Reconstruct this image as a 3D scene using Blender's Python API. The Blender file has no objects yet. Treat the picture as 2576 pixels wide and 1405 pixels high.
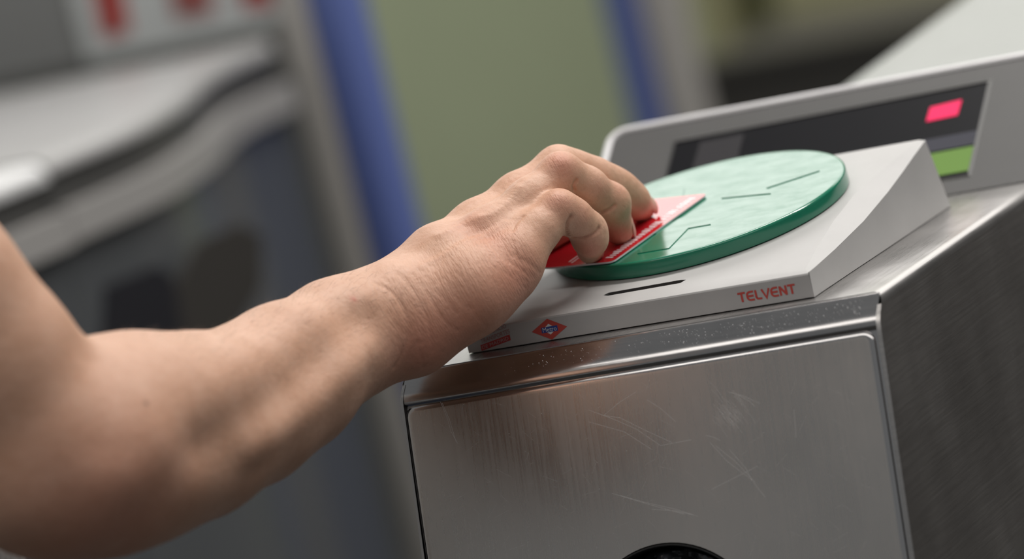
import bpy, bmesh, math, random
import numpy as np
from mathutils import Vector, Matrix
from mathutils.bvhtree import BVHTree
random.seed(7); RNG = np.random.default_rng(7)

# ------------------------------------------------------------------ camera, world, lamps, exposure
# local frame "M": x along the turnstile's front, y into the passage, z up, origin at the reader's front right foot on the deck.
S = 0.87                                   # metres per unit of M
DECK = 1.0                                 # height of the deck above the floor
RC = np.array([[.88180, .40850, -.23560], [.15170, .22730, .96190], [.44650, -.88400, .13850]])
_u, _s, _v = np.linalg.svd(RC); RC = _u @ _v
CAM = -RC.T @ np.array([.1565, -.0094, -2.21])
FPX, W, H = 10733., 2576, 1405

def V(p): return Vector((p[0]*S, p[1]*S, p[2]*S + DECK))

cd = bpy.data.cameras.new('camera'); cam = bpy.data.objects.new('camera', cd)
bpy.context.scene.collection.objects.link(cam)
mw = Matrix([list(RC.T[i]) for i in range(3)]).to_4x4(); mw.translation = V(CAM)
cam.matrix_world = mw
cd.sensor_width = 36; cd.lens = 36*FPX/W; cd.clip_start = .05; cd.clip_end = 100
cd.dof.use_dof = True; cd.dof.focus_distance = 2.262*S; cd.dof.aperture_fstop = cd.lens/1000/(0.036*S)
cd.dof.aperture_blades = 0
bpy.context.scene.camera = cam

sc = bpy.context.scene
sc.view_settings.view_transform = 'Standard'; sc.view_settings.look = 'None'
sc.view_settings.gamma = 1; sc.view_settings.use_curve_mapping = False
sc.view_settings.exposure = 0.28
world = bpy.data.worlds.new('station'); sc.world = world; world.use_nodes = True
world.node_tree.nodes['Background'].inputs[0].default_value = (.93, .97, 1, 1)
world.node_tree.nodes['Background'].inputs[1].default_value = .14

def area(name, loc, sx, sy, power, target=None, col=(1, .97, .93)):
    l = bpy.data.lights.new(name, 'AREA'); l.shape = 'RECTANGLE'; l.size = sx; l.size_y = sy; l.energy = power; l.color = col
    o = bpy.data.objects.new(name, l); sc.collection.objects.link(o); o.location = loc
    if target is not None:
        o.rotation_euler = (Vector(target)-Vector(loc)).to_track_quat('-Z', 'Y').to_euler()
    return o
area('lamp_row_front', (0.6, -1.5, 3.1), 5.0, 1.1, 29)
area('lamp_row_middle', (.7, 1.0, 3.1), 2.8, .30, 72)
area('lamp_field_rear', (-1.8, 4.3, 3.1), 6.0, 3.0, 122)

# ------------------------------------------------------------------ helpers
C = sc.collection
def ray(px, py): return np.array([(px-W/2)/FPX, -(py-H/2)/FPX, -1.]) @ RC
def P(px, py, d): return CAM + ray(px, py)*d
def onplane(px, py, p0, n):
    r = ray(px, py); return CAM + r*(((np.array(p0)-CAM) @ n)/(r @ n))

def mat(name, col=(.5, .5, .5), rough=.5, metal=0, spec=.5, emit=None, estr=0, sss=0):
    m = bpy.data.materials.new(name); m.use_nodes = True
    b = m.node_tree.nodes['Principled BSDF']
    b.inputs['Base Color'].default_value = (*col, 1); b.inputs['Roughness'].default_value = rough
    b.inputs['Metallic'].default_value = metal; b.inputs['Specular IOR Level'].default_value = spec
    if emit: b.inputs['Emission Color'].default_value = (*emit, 1); b.inputs['Emission Strength'].default_value = estr
    return m
class NT:
    def __init__(s, m): s.t = m.node_tree; s.b = s.t.nodes['Principled BSDF']
    def n(s, typ, **kw):
        x = s.t.nodes.new(typ)
        for k, v in kw.items():
            if k in ('operation', 'blend_type', 'data_type', 'noise_dimensions', 'attribute_name', 'feature', 'wave_type', 'bands_direction'): setattr(x, k, v)
            else: x.inputs[k].default_value = v
        return x
    def l(s, a, b): s.t.links.new(a, b)
def coords(nt, scale, rot=(0, 0, 0)):
    tc = nt.n('ShaderNodeTexCoord'); mp = nt.n('ShaderNodeMapping')
    mp.inputs['Scale'].default_value = scale; mp.inputs['Rotation'].default_value = rot
    nt.l(tc.outputs['Object'], mp.inputs['Vector']); return mp.outputs['Vector']
def noise(nt, vec, scale=1, detail=4, rough=.6):
    n = nt.n('ShaderNodeTexNoise'); n.inputs['Scale'].default_value = scale; n.inputs['Detail'].default_value = detail; n.inputs['Roughness'].default_value = rough
    nt.l(vec, n.inputs['Vector']); return n.outputs['Fac']
def ramp(nt, fac, stops):
    r = nt.n('ShaderNodeValToRGB'); e = r.color_ramp.elements
    e[0].position, e[0].color = stops[0][0], (*stops[0][1], 1); e[1].position, e[1].color = stops[-1][0], (*stops[-1][1], 1)
    for p, c in stops[1:-1]:
        q = e.new(p); q.color = (*c, 1)
    nt.l(fac, r.inputs['Fac']); return r.outputs['Color']
def maprange(nt, fac, a, b, c, d):
    r = nt.n('ShaderNodeMapRange'); 
    for k, v in zip(('From Min', 'From Max', 'To Min', 'To Max'), (a, b, c, d)): r.inputs[k].default_value = v
    nt.l(fac, r.inputs['Value']); return r.outputs['Result']
def bump(nt, h, strength, dist=.001, normal=None):
    b = nt.n('ShaderNodeBump'); b.inputs['Strength'].default_value = strength; b.inputs['Distance'].default_value = dist
    nt.l(h, b.inputs['Height'])
    if normal: nt.l(normal, b.inputs['Normal'])
    return b.outputs['Normal']

def link(name, me, parent=None, m=None, smooth=None):
    o = bpy.data.objects.new(name, me); C.objects.link(o)
    if parent: o.parent = parent; o.matrix_parent_inverse = parent.matrix_world.inverted()
    if m is not None: me.materials.append(m)
    if smooth is not None:
        for p in me.polygons: p.use_smooth = True
        if smooth < 180:
            me.set_sharp_from_angle(angle=math.radians(smooth))
    return o
def mesh_obj(name, verts, faces, m, parent=None, smooth=None, raw=False):
    me = bpy.data.meshes.new(name)
    me.from_pydata([v if raw else V(v) for v in verts], [], faces); me.validate(); me.update()
    bm = bmesh.new(); bm.from_mesh(me); bmesh.ops.recalc_face_normals(bm, faces=bm.faces); bm.to_mesh(me); bm.free()
    return link(name, me, parent, m, smooth)
def bevel_mesh(o, width, seg=3, angle=30, edges=None):
    bm = bmesh.new(); bm.from_mesh(o.data)
    es = [e for e in bm.edges if len(e.link_faces) == 2 and e.calc_face_angle(0) > math.radians(angle)]
    bmesh.ops.bevel(bm, geom=es, offset=width, segments=seg, profile=.5, affect='EDGES', clamp_overlap=True)
    bm.to_mesh(o.data); bm.free()
    for p in o.data.polygons: p.use_smooth = True
    o.data.set_sharp_from_angle(angle=math.radians(50))
    return o
def empty(name, loc, label=None, cat=None, group=None):
    o = bpy.data.objects.new(name, None); C.objects.link(o); o.location = loc; o.empty_display_size = .05
    o.matrix_world = Matrix.Translation(loc)
    if label: tag(o, label, cat, group)
    return o
def tag(o, label=None, cat=None, group=None, kind=None):
    if label: o['label'] = label
    if cat: o['category'] = cat
    if group: o['group'] = group
    if kind: o['kind'] = kind
    return o
def box(name, lo, hi, m, parent=None, bev=0, seg=2):
    (a, b, c), (d, e, f) = lo, hi
    v = [(a,b,c),(d,b,c),(d,e,c),(a,e,c),(a,b,f),(d,b,f),(d,e,f),(a,e,f)]
    o = mesh_obj(name, v, [(0,3,2,1),(4,5,6,7),(0,1,5,4),(1,2,6,5),(2,3,7,6),(3,0,4,7)], m, parent)
    if bev: bevel_mesh(o, bev*S, seg)
    return o
def prism(name, poly, axis0, axis1, org, nrm, depth, m, parent=None, bev=0, seg=2):
    """polygon (a,b) in the plane org + a*axis0 + b*axis1, extruded from 0 to depth along nrm"""
    org, a0, a1, nn = map(np.array, (org, axis0, axis1, nrm))
    v = [org + a*a0 + b*a1 for a, b in poly] + [org + a*a0 + b*a1 + nn*depth for a, b in poly]
    k = len(poly)
    f = [tuple(range(k)), tuple(range(2*k-1, k-1, -1))] + [(i, (i+1) % k, k+(i+1) % k, k+i) for i in range(k)]
    o = mesh_obj(name, v, f, m, parent)
    if bev: bevel_mesh(o, bev*S, seg)
    return o
def grid_mesh(name, rows, m, parent=None, smooth=35, closed=False):
    """rows: list of equally long lists of points"""
    nr, nc = len(rows), len(rows[0]); v = [p for r in rows for p in r]; f = []
    for i in range(nr-1):
        for j in range(nc-1 if not closed else nc):
            f.append((i*nc+j, i*nc+(j+1) % nc, (i+1)*nc+(j+1) % nc, (i+1)*nc+j))
    return mesh_obj(name, v, f, m, parent, smooth)
STK, STKN = [], []
def ribbon(strokes, w):
    """flat strokes -> verts (2D), faces"""
    vs, fs = [], []; STK.clear(); STKN.clear()
    for st in strokes:
        st = [np.array(p, float) for p in st]
        L, R = [], []
        for i, p in enumerate(st):
            if i == 0: t = st[1]-st[0]
            elif i == len(st)-1: t = st[-1]-st[-2]
            else:
                t0 = st[i]-st[i-1]; t1 = st[i+1]-st[i]; t = t0/np.linalg.norm(t0)+t1/np.linalg.norm(t1)
            t = t/np.linalg.norm(t); nn = np.array([-t[1], t[0]])
            k = 1.
            if 0 < i < len(st)-1:
                t0 = (st[i]-st[i-1])/np.linalg.norm(st[i]-st[i-1]); c = abs(t0 @ t); k = 1/max(c, .5)
            L.append(p+nn*w/2*k); R.append(p-nn*w/2*k)
        b = len(vs); n = len(st); vs += L+R; STK.extend([len(STKN)]*(2*n)); STKN.append(0)
        fs += [(b+i, b+i+1, b+n+i+1, b+n+i) for i in range(n-1)]
    return vs, fs
def flat(name, v2, faces, org, a0, a1, m, parent, off=.00015):
    org, a0, a1 = map(np.array, (org, a0, a1)); nn = np.cross(a0, a1); nn = nn/np.linalg.norm(nn)
    return mesh_obj(name, [org + p[0]*a0 + p[1]*a1 + nn*(off+(p[2] if len(p) > 2 else 0)) for p in v2], faces, m, parent)
def text_mesh(s, size):
    cu = bpy.data.curves.new('t', 'FONT'); cu.body = s; cu.size = size; cu.resolution_u = 3
    o = bpy.data.objects.new('t', cu); C.objects.link(o)
    bpy.context.view_layer.update()
    me = bpy.data.meshes.new_from_object(o.evaluated_get(bpy.context.evaluated_depsgraph_get()))
    v = [(x.co.x, x.co.y) for x in me.vertices]; f = [tuple(p.vertices) for p in me.polygons]
    bpy.data.objects.remove(o); bpy.data.curves.remove(cu); bpy.data.meshes.remove(me)
    xs = [p[0] for p in v]; ys = [p[1] for p in v]; x0, y0 = min(xs), min(ys)
    return [(p[0]-x0, p[1]-y0) for p in v], f, max(xs)-x0, max(ys)-y0

# ------------------------------------------------------------------ materials
def steel(name, col, scale, rough=.3, rot=(0, 0, 0), bs=.08, var=.10):
    m = mat(name, col, rough, 1.0); nt = NT(m)
    v = coords(nt, scale, rot); n1 = noise(nt, v, 1, 5, .7)
    v2 = coords(nt, (14, 14, 9)); n2 = noise(nt, v2, 1, 4, .6)
    add = nt.n('ShaderNodeMath', operation='ADD'); nt.l(n1, add.inputs[0]); nt.l(n2, add.inputs[1])
    nt.l(maprange(nt, add.outputs[0], .6, 1.4, rough-var, rough+var), nt.b.inputs['Roughness'])
    nt.l(bump(nt, n1, bs, .0006), nt.b.inputs['Normal'])
    nt.l(ramp(nt, n2, [(.3, tuple(c*.92 for c in col)), (.7, tuple(min(1, c*1.05) for c in col))]), nt.b.inputs['Base Color'])
    return m
M_panel = steel('brushed_steel_front', (.72, .672, .625), (900, 40, 22), .29, bs=.05)
M_nose = steel('brushed_steel_nose', (.52, .50, .49), (25, 900, 900), .17, bs=.04, var=.06)
M_edge = steel('polished_edge', (.60, .58, .57), (200, 200, 200), .16, bs=.02, var=.03)
M_deck = steel('brushed_steel_deck', (.47, .455, .445), (900, 18, 60), .30)
M_side = steel('brushed_steel_side', (.52, .495, .475), (60, 24, 900), .33, bs=.12)
M_far = mat('grey_cabinet_steel', (.45, .45, .46), .38, .85)
def plastic(name, col, rough, grain=900, bs=.05, spec=.5):
    m = mat(name, col, rough, spec=spec); nt = NT(m); v = coords(nt, (grain,)*3)
    n = noise(nt, v, 1, 3); nt.l(bump(nt, n, bs, .0004), nt.b.inputs['Normal'])
    n2 = noise(nt, coords(nt, (30,)*3), 1, 5)
    nt.l(ramp(nt, n2, [(.3, tuple(c*.95 for c in col)), (.7, tuple(min(c*1.03, 1) for c in col))]), nt.b.inputs['Base Color'])
    return m
M_house = plastic('light_grey_paint', (.43, .42, .412), .45)
M_disp = plastic('mid_grey_paint', (.078, .075, .073), .5)
M_rim = plastic('pale_rim_paint', (.84, .82, .83), .4)
def disc_mat():
    m = mat('green_plastic', (.008, .17, .095), .2, spec=.75); nt = NT(m)
    n = noise(nt, coords(nt, (420, 900, 420)), 1, 4, .65); n2 = noise(nt, coords(nt, (70, 130, 70)), 1, 5, .65)
    nt.l(bump(nt, n, .035, .0004), nt.b.inputs['Normal'])
    nt.l(maprange(nt, n2, .35, .7, .13, .24), nt.b.inputs['Roughness'])
    return m
M_green = disc_mat()
M_red = mat('red_print', (.50, .065, .05), .5); M_redband = mat('red_band', (.42, .03, .03), .45)
M_blue = mat('blue_print', (.03, .06, .28), .4); M_white = mat('white_print', (.72, .72, .74), .5)
M_dark = mat('dark_gap', (.012, .012, .012), .6)
M_card = mat('red_card_gloss', (.52, .012, .022), .12, spec=.6)
M_cardprint = mat('white_card_print', (.85, .78, .80), .25)
M_cardedge = mat('white_card_edge', (.75, .72, .74), .4)
M_screen = mat('black_screen', (.012, .012, .014), .35, spec=.08)
M_led = mat('red_led', (.3, .01, .04), .4, spec=.1, emit=(1.0, .035, .14), estr=.72)
M_label = mat('lime_label', (.15, .27, .06), .5, spec=.15)
M_greylab = mat('slate_label', (.06, .06, .075), .5, spec=.1)
M_bag = mat('black_bag_plastic', (.035, .036, .042), .2, spec=1.0)
M_black = mat('black_rubber', (.01, .01, .01), .45)

# ------------------------------------------------------------------ setting: floor and walls
FZ = -DECK/S                                                  # floor height in M
def floor_mat():
    m = mat('granite_floor', (.12, .12, .12), .35); nt = NT(m)
    n = noise(nt, coords(nt, (60,)*3), 1, 6, .7)
    nt.l(ramp(nt, n, [(.35, (.022, .022, .022)), (.65, (.062, .06, .058))]), nt.b.inputs['Base Color']); return m
tag(box('floor', (-9, -6, FZ-.1), (9, 8.2, FZ), floor_mat()), kind='structure')
def wall_mat(name, col):
    m = mat(name, col, .55); nt = NT(m); n = noise(nt, coords(nt, (1.5,)*3), 1, 5)
    nt.l(ramp(nt, n, [(.3, tuple(c*.92 for c in col)), (.7, tuple(c*1.06 for c in col))]), nt.b.inputs['Base Color']); return m
tag(box('wall_back', (-7, 6.9, FZ), (-1, 7.05, 2.6), wall_mat('olive_green_paint', (.39, .44, .29))), kind='structure')
tag(box('wall_right', (-1, 6.9, FZ), (9, 7.05, 2.6), wall_mat('warm_grey_paint', (.22, .212, .205))), kind='structure')

# ------------------------------------------------------------------ near turnstile
def lean(x): return -(.042-x)*.0394                           # the front runs back a little towards the right
ts = empty('turnstile', V((-.1, .5, FZ)), 'brushed stainless steel turnstile with a slanted front panel, under the reaching hand', 'turnstile')
XL, XR, YB = -.232, .043, 1.45
YS = -.0117
nose = [(0, -.0004), (-.0007, -.0006), (-.0014, -.0011), (-.0022, -.0017), (-.0060, -.0049), (-.0100, -.0083), (-.0112, -.0094), (-.0123, -.0106), (-.0132, -.0119), (-.0138, -.0133), (-.0141, -.0146), (-.0140, -.0154), (-.0134, -.0161), (-.0134, -.0180), (-.0160, -.0300)]
def frontline(z):                                             # y of the front of the side panel at height z (before lean)
    if z > -.0134:
        for (y0, z0), (y1, z1) in zip(nose, nose[1:]):
            if z0 >= z >= z1: return YS + y0+(y1-y0)*(z0-z)/max(z0-z1, 1e-9)
        return YS
    return YS-.0141-.23*(-.0134-z)
# deck: flat top with rounded long edges
br = .0055
prof = [(XL+.0, -br)] + [(XL+br-br*math.cos(a), -br+br*math.sin(a)) for a in np.linspace(0, math.pi/2, 7)] + \
       [(x, 0) for x in np.linspace(XL+.02, XR-.02, 8)] + [(XR-br+br*math.sin(a), -br+br*math.cos(a)) for a in np.linspace(0, math.pi/2, 9)]
rows = []
for x, z in prof:
    y0 = (frontline(z) if z < -1e-6 else YS) + lean(x)
    rows.append([(x, y0, z-.0012), (x, y0, z)] + [(x, y0+(.372-y0)*t, z) for t in (.01, .1, .3, .6, 1)])
grid_mesh('deck', rows, M_deck, ts, 40)
# side panels
for nm, x, sgn in (('side_panel', XR, 1), ('side_panel', XL, -1)):
    zs = [-br, -.007, -.009, -.0115, -.0134, -.02, -.05, -.1, -.2, -.5, FZ]
    rows = [[(x-sgn*.002, frontline(z)+lean(x)-.0004, z), (x, frontline(z)+lean(x)+.0006, z)] + [(x, y, z) for y in (.1, .372, .8, YB)] for z in zs]
    o = grid_mesh(nm, rows, M_side, ts, 40)
# nose strip
xs = np.linspace(XL+.0008, XR-.0016, 24)
grid_mesh('nose_strip', [[(x, YS+dy+lean(x), dz) for x in xs] for dy, dz in nose], M_nose, ts, 60)
# groove backing and inner body so nothing shows through
box('inner_frame', (XL+.006, .005, FZ+.002), (XR-.006, YB-.01, -.012), M_dark, ts)
# front panel with a round opening
PA = np.array([.042, YS-.0143, -.0145]); _b = np.array([XL, YS-.0143+lean(XL), -.0145])
_a = PA + np.array([0, lean(.042), 0]); UX = (_a-_b)/np.linalg.norm(_a-_b)
PN = np.cross(_a-_b, np.array([0, -.23, -1.])); PN /= np.linalg.norm(PN); PV = np.cross(UX, PN)      # PV points down
if PN[1] > 0: PN = -PN
if PV[2] > 0: PV = -PV
def pan(u, v, w=0): return PA + UX*u + PV*v + PN*w
U0, U1, V0, V1 = -.2738, -.0024, .0010, (-FZ)*1.02-.02
HC, HR = np.array([-.137, .1465]), .053
def rrect(u0, u1, v0, v1, r, k=6):
    pts = []
    for cx, cy, a0 in ((u1-r, v0+r, -90), (u1-r, v1-r, 0), (u0+r, v1-r, 90), (u0+r, v0+r, 180)):
        for a in np.linspace(a0, a0+90, k+1): pts.append((cx+r*math.cos(math.radians(a)), cy+r*math.sin(math.radians(a))))
    return pts
N = 96
def outer(inset, r):
    pts = rrect(U0+inset, U1-inset, V0+inset, V1-inset, r, 8)
    # resample by direction from the hole centre
    out = []
    poly = np.array(pts+[pts[0]])
    for a in np.linspace(0, 2*math.pi, N, endpoint=False):
        d = np.array([math.cos(a), math.sin(a)]); best = None
        for p, q in zip(poly, poly[1:]):
            A = np.array([[d[0], p[0]-q[0]], [d[1], p[1]-q[1]]]); det = np.linalg.det(A)
            if abs(det) < 1e-12: continue
            t, s_ = np.linalg.solve(A, p-HC)
            if t > 0 and -1e-9 <= s_ <= 1+1e-9 and (best is None or t < best): best = t
        out.append(HC+d*best)
    return np.array(out)
# make sure corner directions are sampled: use perimeter points themselves for the ring instead
ring0 = rrect(U0, U1, V0, V1, .0075, 12)
pts = []
for p, q in zip(ring0, ring0[1:]+ring0[:1]):
    L = math.dist(p, q); k = max(1, int(L/.012))
    pts += [(p[0]+(q[0]-p[0])*i/k, p[1]+(q[1]-p[1])*i/k) for i in range(k)]
pts = np.array(pts); cen = np.array([(U0+U1)/2, (V0+V1)/2])
def inset(pts, d):
    nxt, prv = np.roll(pts, -1, 0), np.roll(pts, 1, 0); t = nxt-prv; t /= np.linalg.norm(t, axis=1)[:, None]
    nn = np.c_[-t[:, 1], t[:, 0]]
    return pts + nn*d*np.sign(((cen-pts)*nn).sum(1))[:, None]
er = .0038
loops = [[pan(*p, -.006) for p in inset(pts, 0)]]
for a in np.linspace(0, math.pi/2, 6):
    q = inset(pts, er*(1-math.cos(a))); loops.append([pan(*p, -er+er*math.sin(a)) for p in q])
q = inset(pts, .0052); 
ang = np.arctan2(pts[:, 1]-HC[1], pts[:, 0]-HC[0])
hole = np.c_[HC[0]+HR*np.cos(ang), HC[1]+HR*np.sin(ang)]
loops.append([pan(*p, 0) for p in q])
for t in (.35, .7): loops.append([pan(*p, 0) for p in q*(1-t)+hole*t])
loops.append([pan(*p, 0) for p in hole])
cirk = np.c_[np.cos(ang), np.sin(ang)]
loops.append([pan(*(HC+c*(HR-.001)), -.0015) for c in cirk]); loops.append([pan(*(HC+c*(HR-.001)), -.02) for c in cirk])
fp = grid_mesh('front_panel', loops, M_panel, ts, 50, closed=True)
fp.data.materials.append(M_edge); nP = len(pts)
for p in fp.data.polygons:
    if p.index < 6*nP: p.material_index = 1
grid_mesh('edge_backing', [[(x, frontline(z)+lean(x)+.0016, z) for x in (XR-.012, XR-.0004)] for z in (-.017, -.05, -.2, FZ)], M_edge, ts, 40)
# rubber rim in the opening
cr = [(math.cos(a), math.sin(a)) for a in np.linspace(0, 2*math.pi, 96, endpoint=False)]
rp = [(-.0008, -.0004), (-.0006, .0003), (-.0014, .0004), (-.0019, -.0004), (-.0019, -.02), (-.0008, -.02)]
grid_mesh('opening_rim', [[pan(HC[0]+(HR+dr)*c, HC[1]+(HR+dr)*s, w) for c, s in cr] for dr, w in rp+rp[:1]], M_black, ts, 50, closed=True)
# rear cover behind the display
rc = []
rz = lambda y: .026+.054*(y-.7)
xp = [(XL, -.02)] + [(XL+.012-.012*math.cos(a), -.012+.012*math.sin(a)) for a in np.linspace(0, math.pi/2, 6)] + [(x, 0) for x in np.linspace(XL+.03, XR-.03, 5)] + [(XR-.012+.012*math.sin(a), -.012+.012*math.cos(a)) for a in np.linspace(0, math.pi/2, 6)] + [(XR, -.02)]
M_cover = plastic('white_cover_paint', (.31, .32, .315), .35)
grid_mesh('rear_cover', [[(x, y, rz(y)+z if i == 0 or True else 0) for i, y in enumerate((.374, .5, .8, 1.1, YB))] for x, z in xp], M_cover, ts, 40)
box('rear_riser', (XL+.001, .3725, -.01), (XR-.001, .376, .0), M_cover, ts)

# scratches and dust on the steel (fine raised burrs)
M_scr = mat('fresh_scratch', (.95, .93, .91), .55, 1.0)
def pp(px, py):
    X = onplane(px, py, PA, PN); return ((X-PA) @ UX, (X-PA) @ PV)
def hairline(pxs, w=.00012):
    p = [np.array(pp(*q)) for q in pxs]; out = []
    for i in range(len(p)-1):
        for t in np.linspace(0, 1, 6, endpoint=False): out.append(p[i]*(1-t)+p[i+1]*t)
    return out+[p[-1]]
long_scr = [
 [(1512,1043),(1560,1050),(1620,1080),(1690,1112)], [(1480,1030),(1540,1052),(1600,1078),(1662,1120),(1740,1105)],
 [(1628,1005),(1660,1025),(1700,1060)], [(1518,1045),(1560,1010),(1600,985)], [(1832,985),(1870,995),(1912,1014)], [(1850,989),(1885,1008),(1900,1022)],
 [(1776,1094),(1795,1099),(1812,1107)], [(1786,1112),(1830,1160),(1890,1205),(1925,1250)], [(1800,1120),(1850,1160),(1900,1212)], [(1835,1130),(1875,1175),(1895,1212)],
 [(1790,1230),(1850,1200),(1905,1172)], [(1560,1245),(1620,1262),(1700,1280),(1757,1298)], [(1540,1240),(1640,1270),(1720,1292)], [(1640,1280),(1700,1284),(1755,1297)],
 [(1108,1010),(1125,1050),(1135,1085),(1152,1115)], [(1112,1012),(1130,1052),(1148,1112)], [(1997,1030),(2000,1060),(2002,1100)], [(1480,1060),(1570,1085),(1640,1130)]]
v2, f2 = [], []
def addrib(st, w):
    global v2, f2
    v, f = ribbon([st], w); b = len(v2); v2 += v; f2 += [tuple(i+b for i in q) for q in f]
for s_ in long_scr: addrib(hairline(s_), .00016)
for i in range(46):                                           # the scuffed patch
    x, y = random.gauss(1838, 20), random.gauss(1035, 24)
    L = random.uniform(14, 34); addrib(hairline([(x-L*.6, y-L*.55), (x, y+random.uniform(-3, 3)), (x+L*.55, y+L*.75)]), .0001)
for i in range(130):
    x, y = random.uniform(1080, 2180), random.uniform(950, 1390); a = random.choice([.5, .65, 1.9, 2.6])+random.gauss(0, .15); L = random.uniform(6, 45)
    if y < 1000-.165*(x-1010)+20: continue
    addrib(hairline([(x, y), (x+L*math.cos(a), y+L*math.sin(a))]), .00006)
keep = [(p[0]-HC[0])**2+(p[1]-HC[1])**2 > (HR+.001)**2 for p in v2]
f2 = [f for f in f2 if all(keep[i] for i in f)]
o = mesh_obj('scratches', [pan(p[0], p[1], .00006) for p in v2], f2, M_scr, ts); tag(o, kind='stuff')
M_dust = mat('dust', (.8, .8, .8), .7)
vs, fs = [], []
def speck(c, a, b, r):
    k = len(vs); 
    for i in range(5):
        t = i*2*math.pi/5+random.random(); vs.append(c+a*r*math.cos(t)+b*r*math.sin(t)*.8)
    fs.append(tuple(range(k, k+5)))
nd = np.array([0, -.72, -.69]); nn_ = np.array([0, -.69, .72])
for i in range(260):
    x = XL+.05+(XR-XL-.06)*random.random()**.6; t = random.uniform(.15, .92)
    y0 = YS-.0014-.0105*t; z0 = -.0012-.0088*t
    c = np.array([x, y0+lean(x), z0])+nn_*.0007
    speck(c, np.array([1., 0, 0]), nd, random.choice([.00010, .00013, .00016, .00026]))
for i in range(150):
    u, v = random.uniform(U0+.02, U1-.01), .004+.11*random.random()**1.6
    if (u-HC[0])**2+(v-HC[1])**2 < .0030: continue
    speck(pan(u, v, .0002), UX, PV, random.choice([.00008, .0001, .00012, .0002]))
tag(mesh_obj('dust_specks', vs, fs, M_dust, ts), kind='stuff')

# bin bag crumpled inside the opening
nr, na = 60, 220; rows = []
ph = RNG.uniform(0, 6.28, 24); fx = RNG.normal(0, 1, (24, 2)); fx /= np.linalg.norm(fx, axis=1)[:, None]; fr = RNG.uniform(120, 520, 24)
for i in range(nr+1):
    t = i/nr; r = max(1e-5, (HR-.0022)*t); row = []
    for j in range(na):
        a = 2*math.pi*j/na; x, y = r*math.cos(a), r*math.sin(a)
        h = 0
        for k in range(24):                                   # folded creases: sharp-crested sheets of different direction and spacing
            q = (fx[k, 0]*x+fx[k, 1]*y)*fr[k]+ph[k]+.6*math.sin(90*(fx[k, 1]*x-fx[k, 0]*y)+ph[k]); h += (abs(math.sin(q))-.6)/fr[k]*.55
        h = -.0022-.0085*t*t+h*.8; h = min(h, -.0002)
        if t > .96: h = -.0108-.006*(t-.96)/.04
        row.append(pan(HC[0]+x, HC[1]+y, h))
    rows.append(row)
bag = grid_mesh('bin_bag', rows, M_bag, None, 25, closed=True)
tag(bag, 'crumpled black plastic bag inside the round opening of the steel front panel', 'bag')

# ------------------------------------------------------------------ card reader
SL = math.atan2(.0289, .2066)
NP = np.array([0, -math.sin(SL), math.cos(SL)]); EP = np.array([0, math.cos(SL), math.sin(SL)]); P0 = np.array([0, 0, .0132])
def plate(u, v, w=0): return P0 + np.array([u, 0, 0]) + EP*v + NP*w
cr_ = empty('card_reader', V((-.1, .11, 0)), 'light grey wedge shaped card reader with a round green pad on the steel deck', 'card reader')
RW, VT = -.2036, .2110
M_slot = mat('slot_shade', (.05, .048, .046), .6)  # shade inside the slot, put into a dark colour
# top plate outline with creased right edge, cut by the slot
crease = [(-.0010, .0015), (-.0042, .0075), (-.0090, .0390), (-.0140, .0840), (-.0158, .1270), (-.0128, .1560), (-.0090, .1830), (-.0045, .2090)]
slot = [(-.1275, .0212), (-.1255, .0243), (-.0830, .0254), (-.0794, .0242), (-.0812, .0200), (-.1240, .0190)]
bm = bmesh.new()
def bv(p): return bm.verts.new(V(p))
out2 = [(RW+.0015, .0015)] + crease[:1] + crease[1:] + [(-.0045, VT), (RW+.0015, VT)]
ov = [bv(plate(u, v)) for u, v in out2]; sv = [bv(plate(u, v)) for u, v in slot]
oe = [bm.edges.new((ov[i], ov[(i+1) % len(ov)])) for i in range(len(ov))]
se = [bm.edges.new((sv[i], sv[(i+1) % len(sv)])) for i in range(len(sv))]
bmesh.ops.triangle_fill(bm, use_beauty=True, use_dissolve=False, edges=oe+se)
# slot walls
sb = [bv(plate(u+.0004, v-.002, -.009)) for u, v in slot]
for i in range(len(slot)):
    k = (i+1) % len(slot); bm.faces.new((sv[i], sv[k], sb[k], sb[i])).material_index = 1
bm.faces.new(sb).material_index = 1
# crease facet and right side
nc_ = len(crease); low = [(0.0, .0012, .0136), (0, .0120, .0141), (0, .0420, .0163), (0, .0900, .0209), (0, .1350, .0277), (0, .1620, .0328), (0, .1850, .0375), (0, .2072, .0417)]
lv = [bv(p) for p in low]; rv = ov[1:1+nc_]
for i in range(nc_-1): bm.faces.new((rv[i], rv[i+1], lv[i+1], lv[i]))
foot = [bv((0, p[1]*1.075, .0003)) for p in low]; foot[0].co = V((.0003, 0, .0003))
for i in range(nc_-1): bm.faces.new((lv[i], lv[i+1], foot[i+1], foot[i]))
# front lip: rounded top edge then vertical face
lipz = [(.0015, .0), (.0006, -.0003), (.0001, -.0011), (0, -.0022), (0, -.0129)]
def liprow(x): return [bv((x, y, .0132+.0002+z)) for y, z in lipz]
L0 = [ov[0]] + liprow(RW)[1:]; 
L0b = [bv(plate(RW+.0015, .0015))]
R0_ = [rv[0]] + [bv((-.0002 if i < 3 else .0002, y, .0132+.0002+z)) for i, (y, z) in enumerate(lipz)][1:]
for i in range(len(lipz)-1): bm.faces.new((L0[i], R0_[i], R0_[i+1], L0[i+1]))
bm.faces.new((R0_[0], lv[0], foot[0], R0_[4], R0_[3], R0_[2], R0_[1]))
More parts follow.
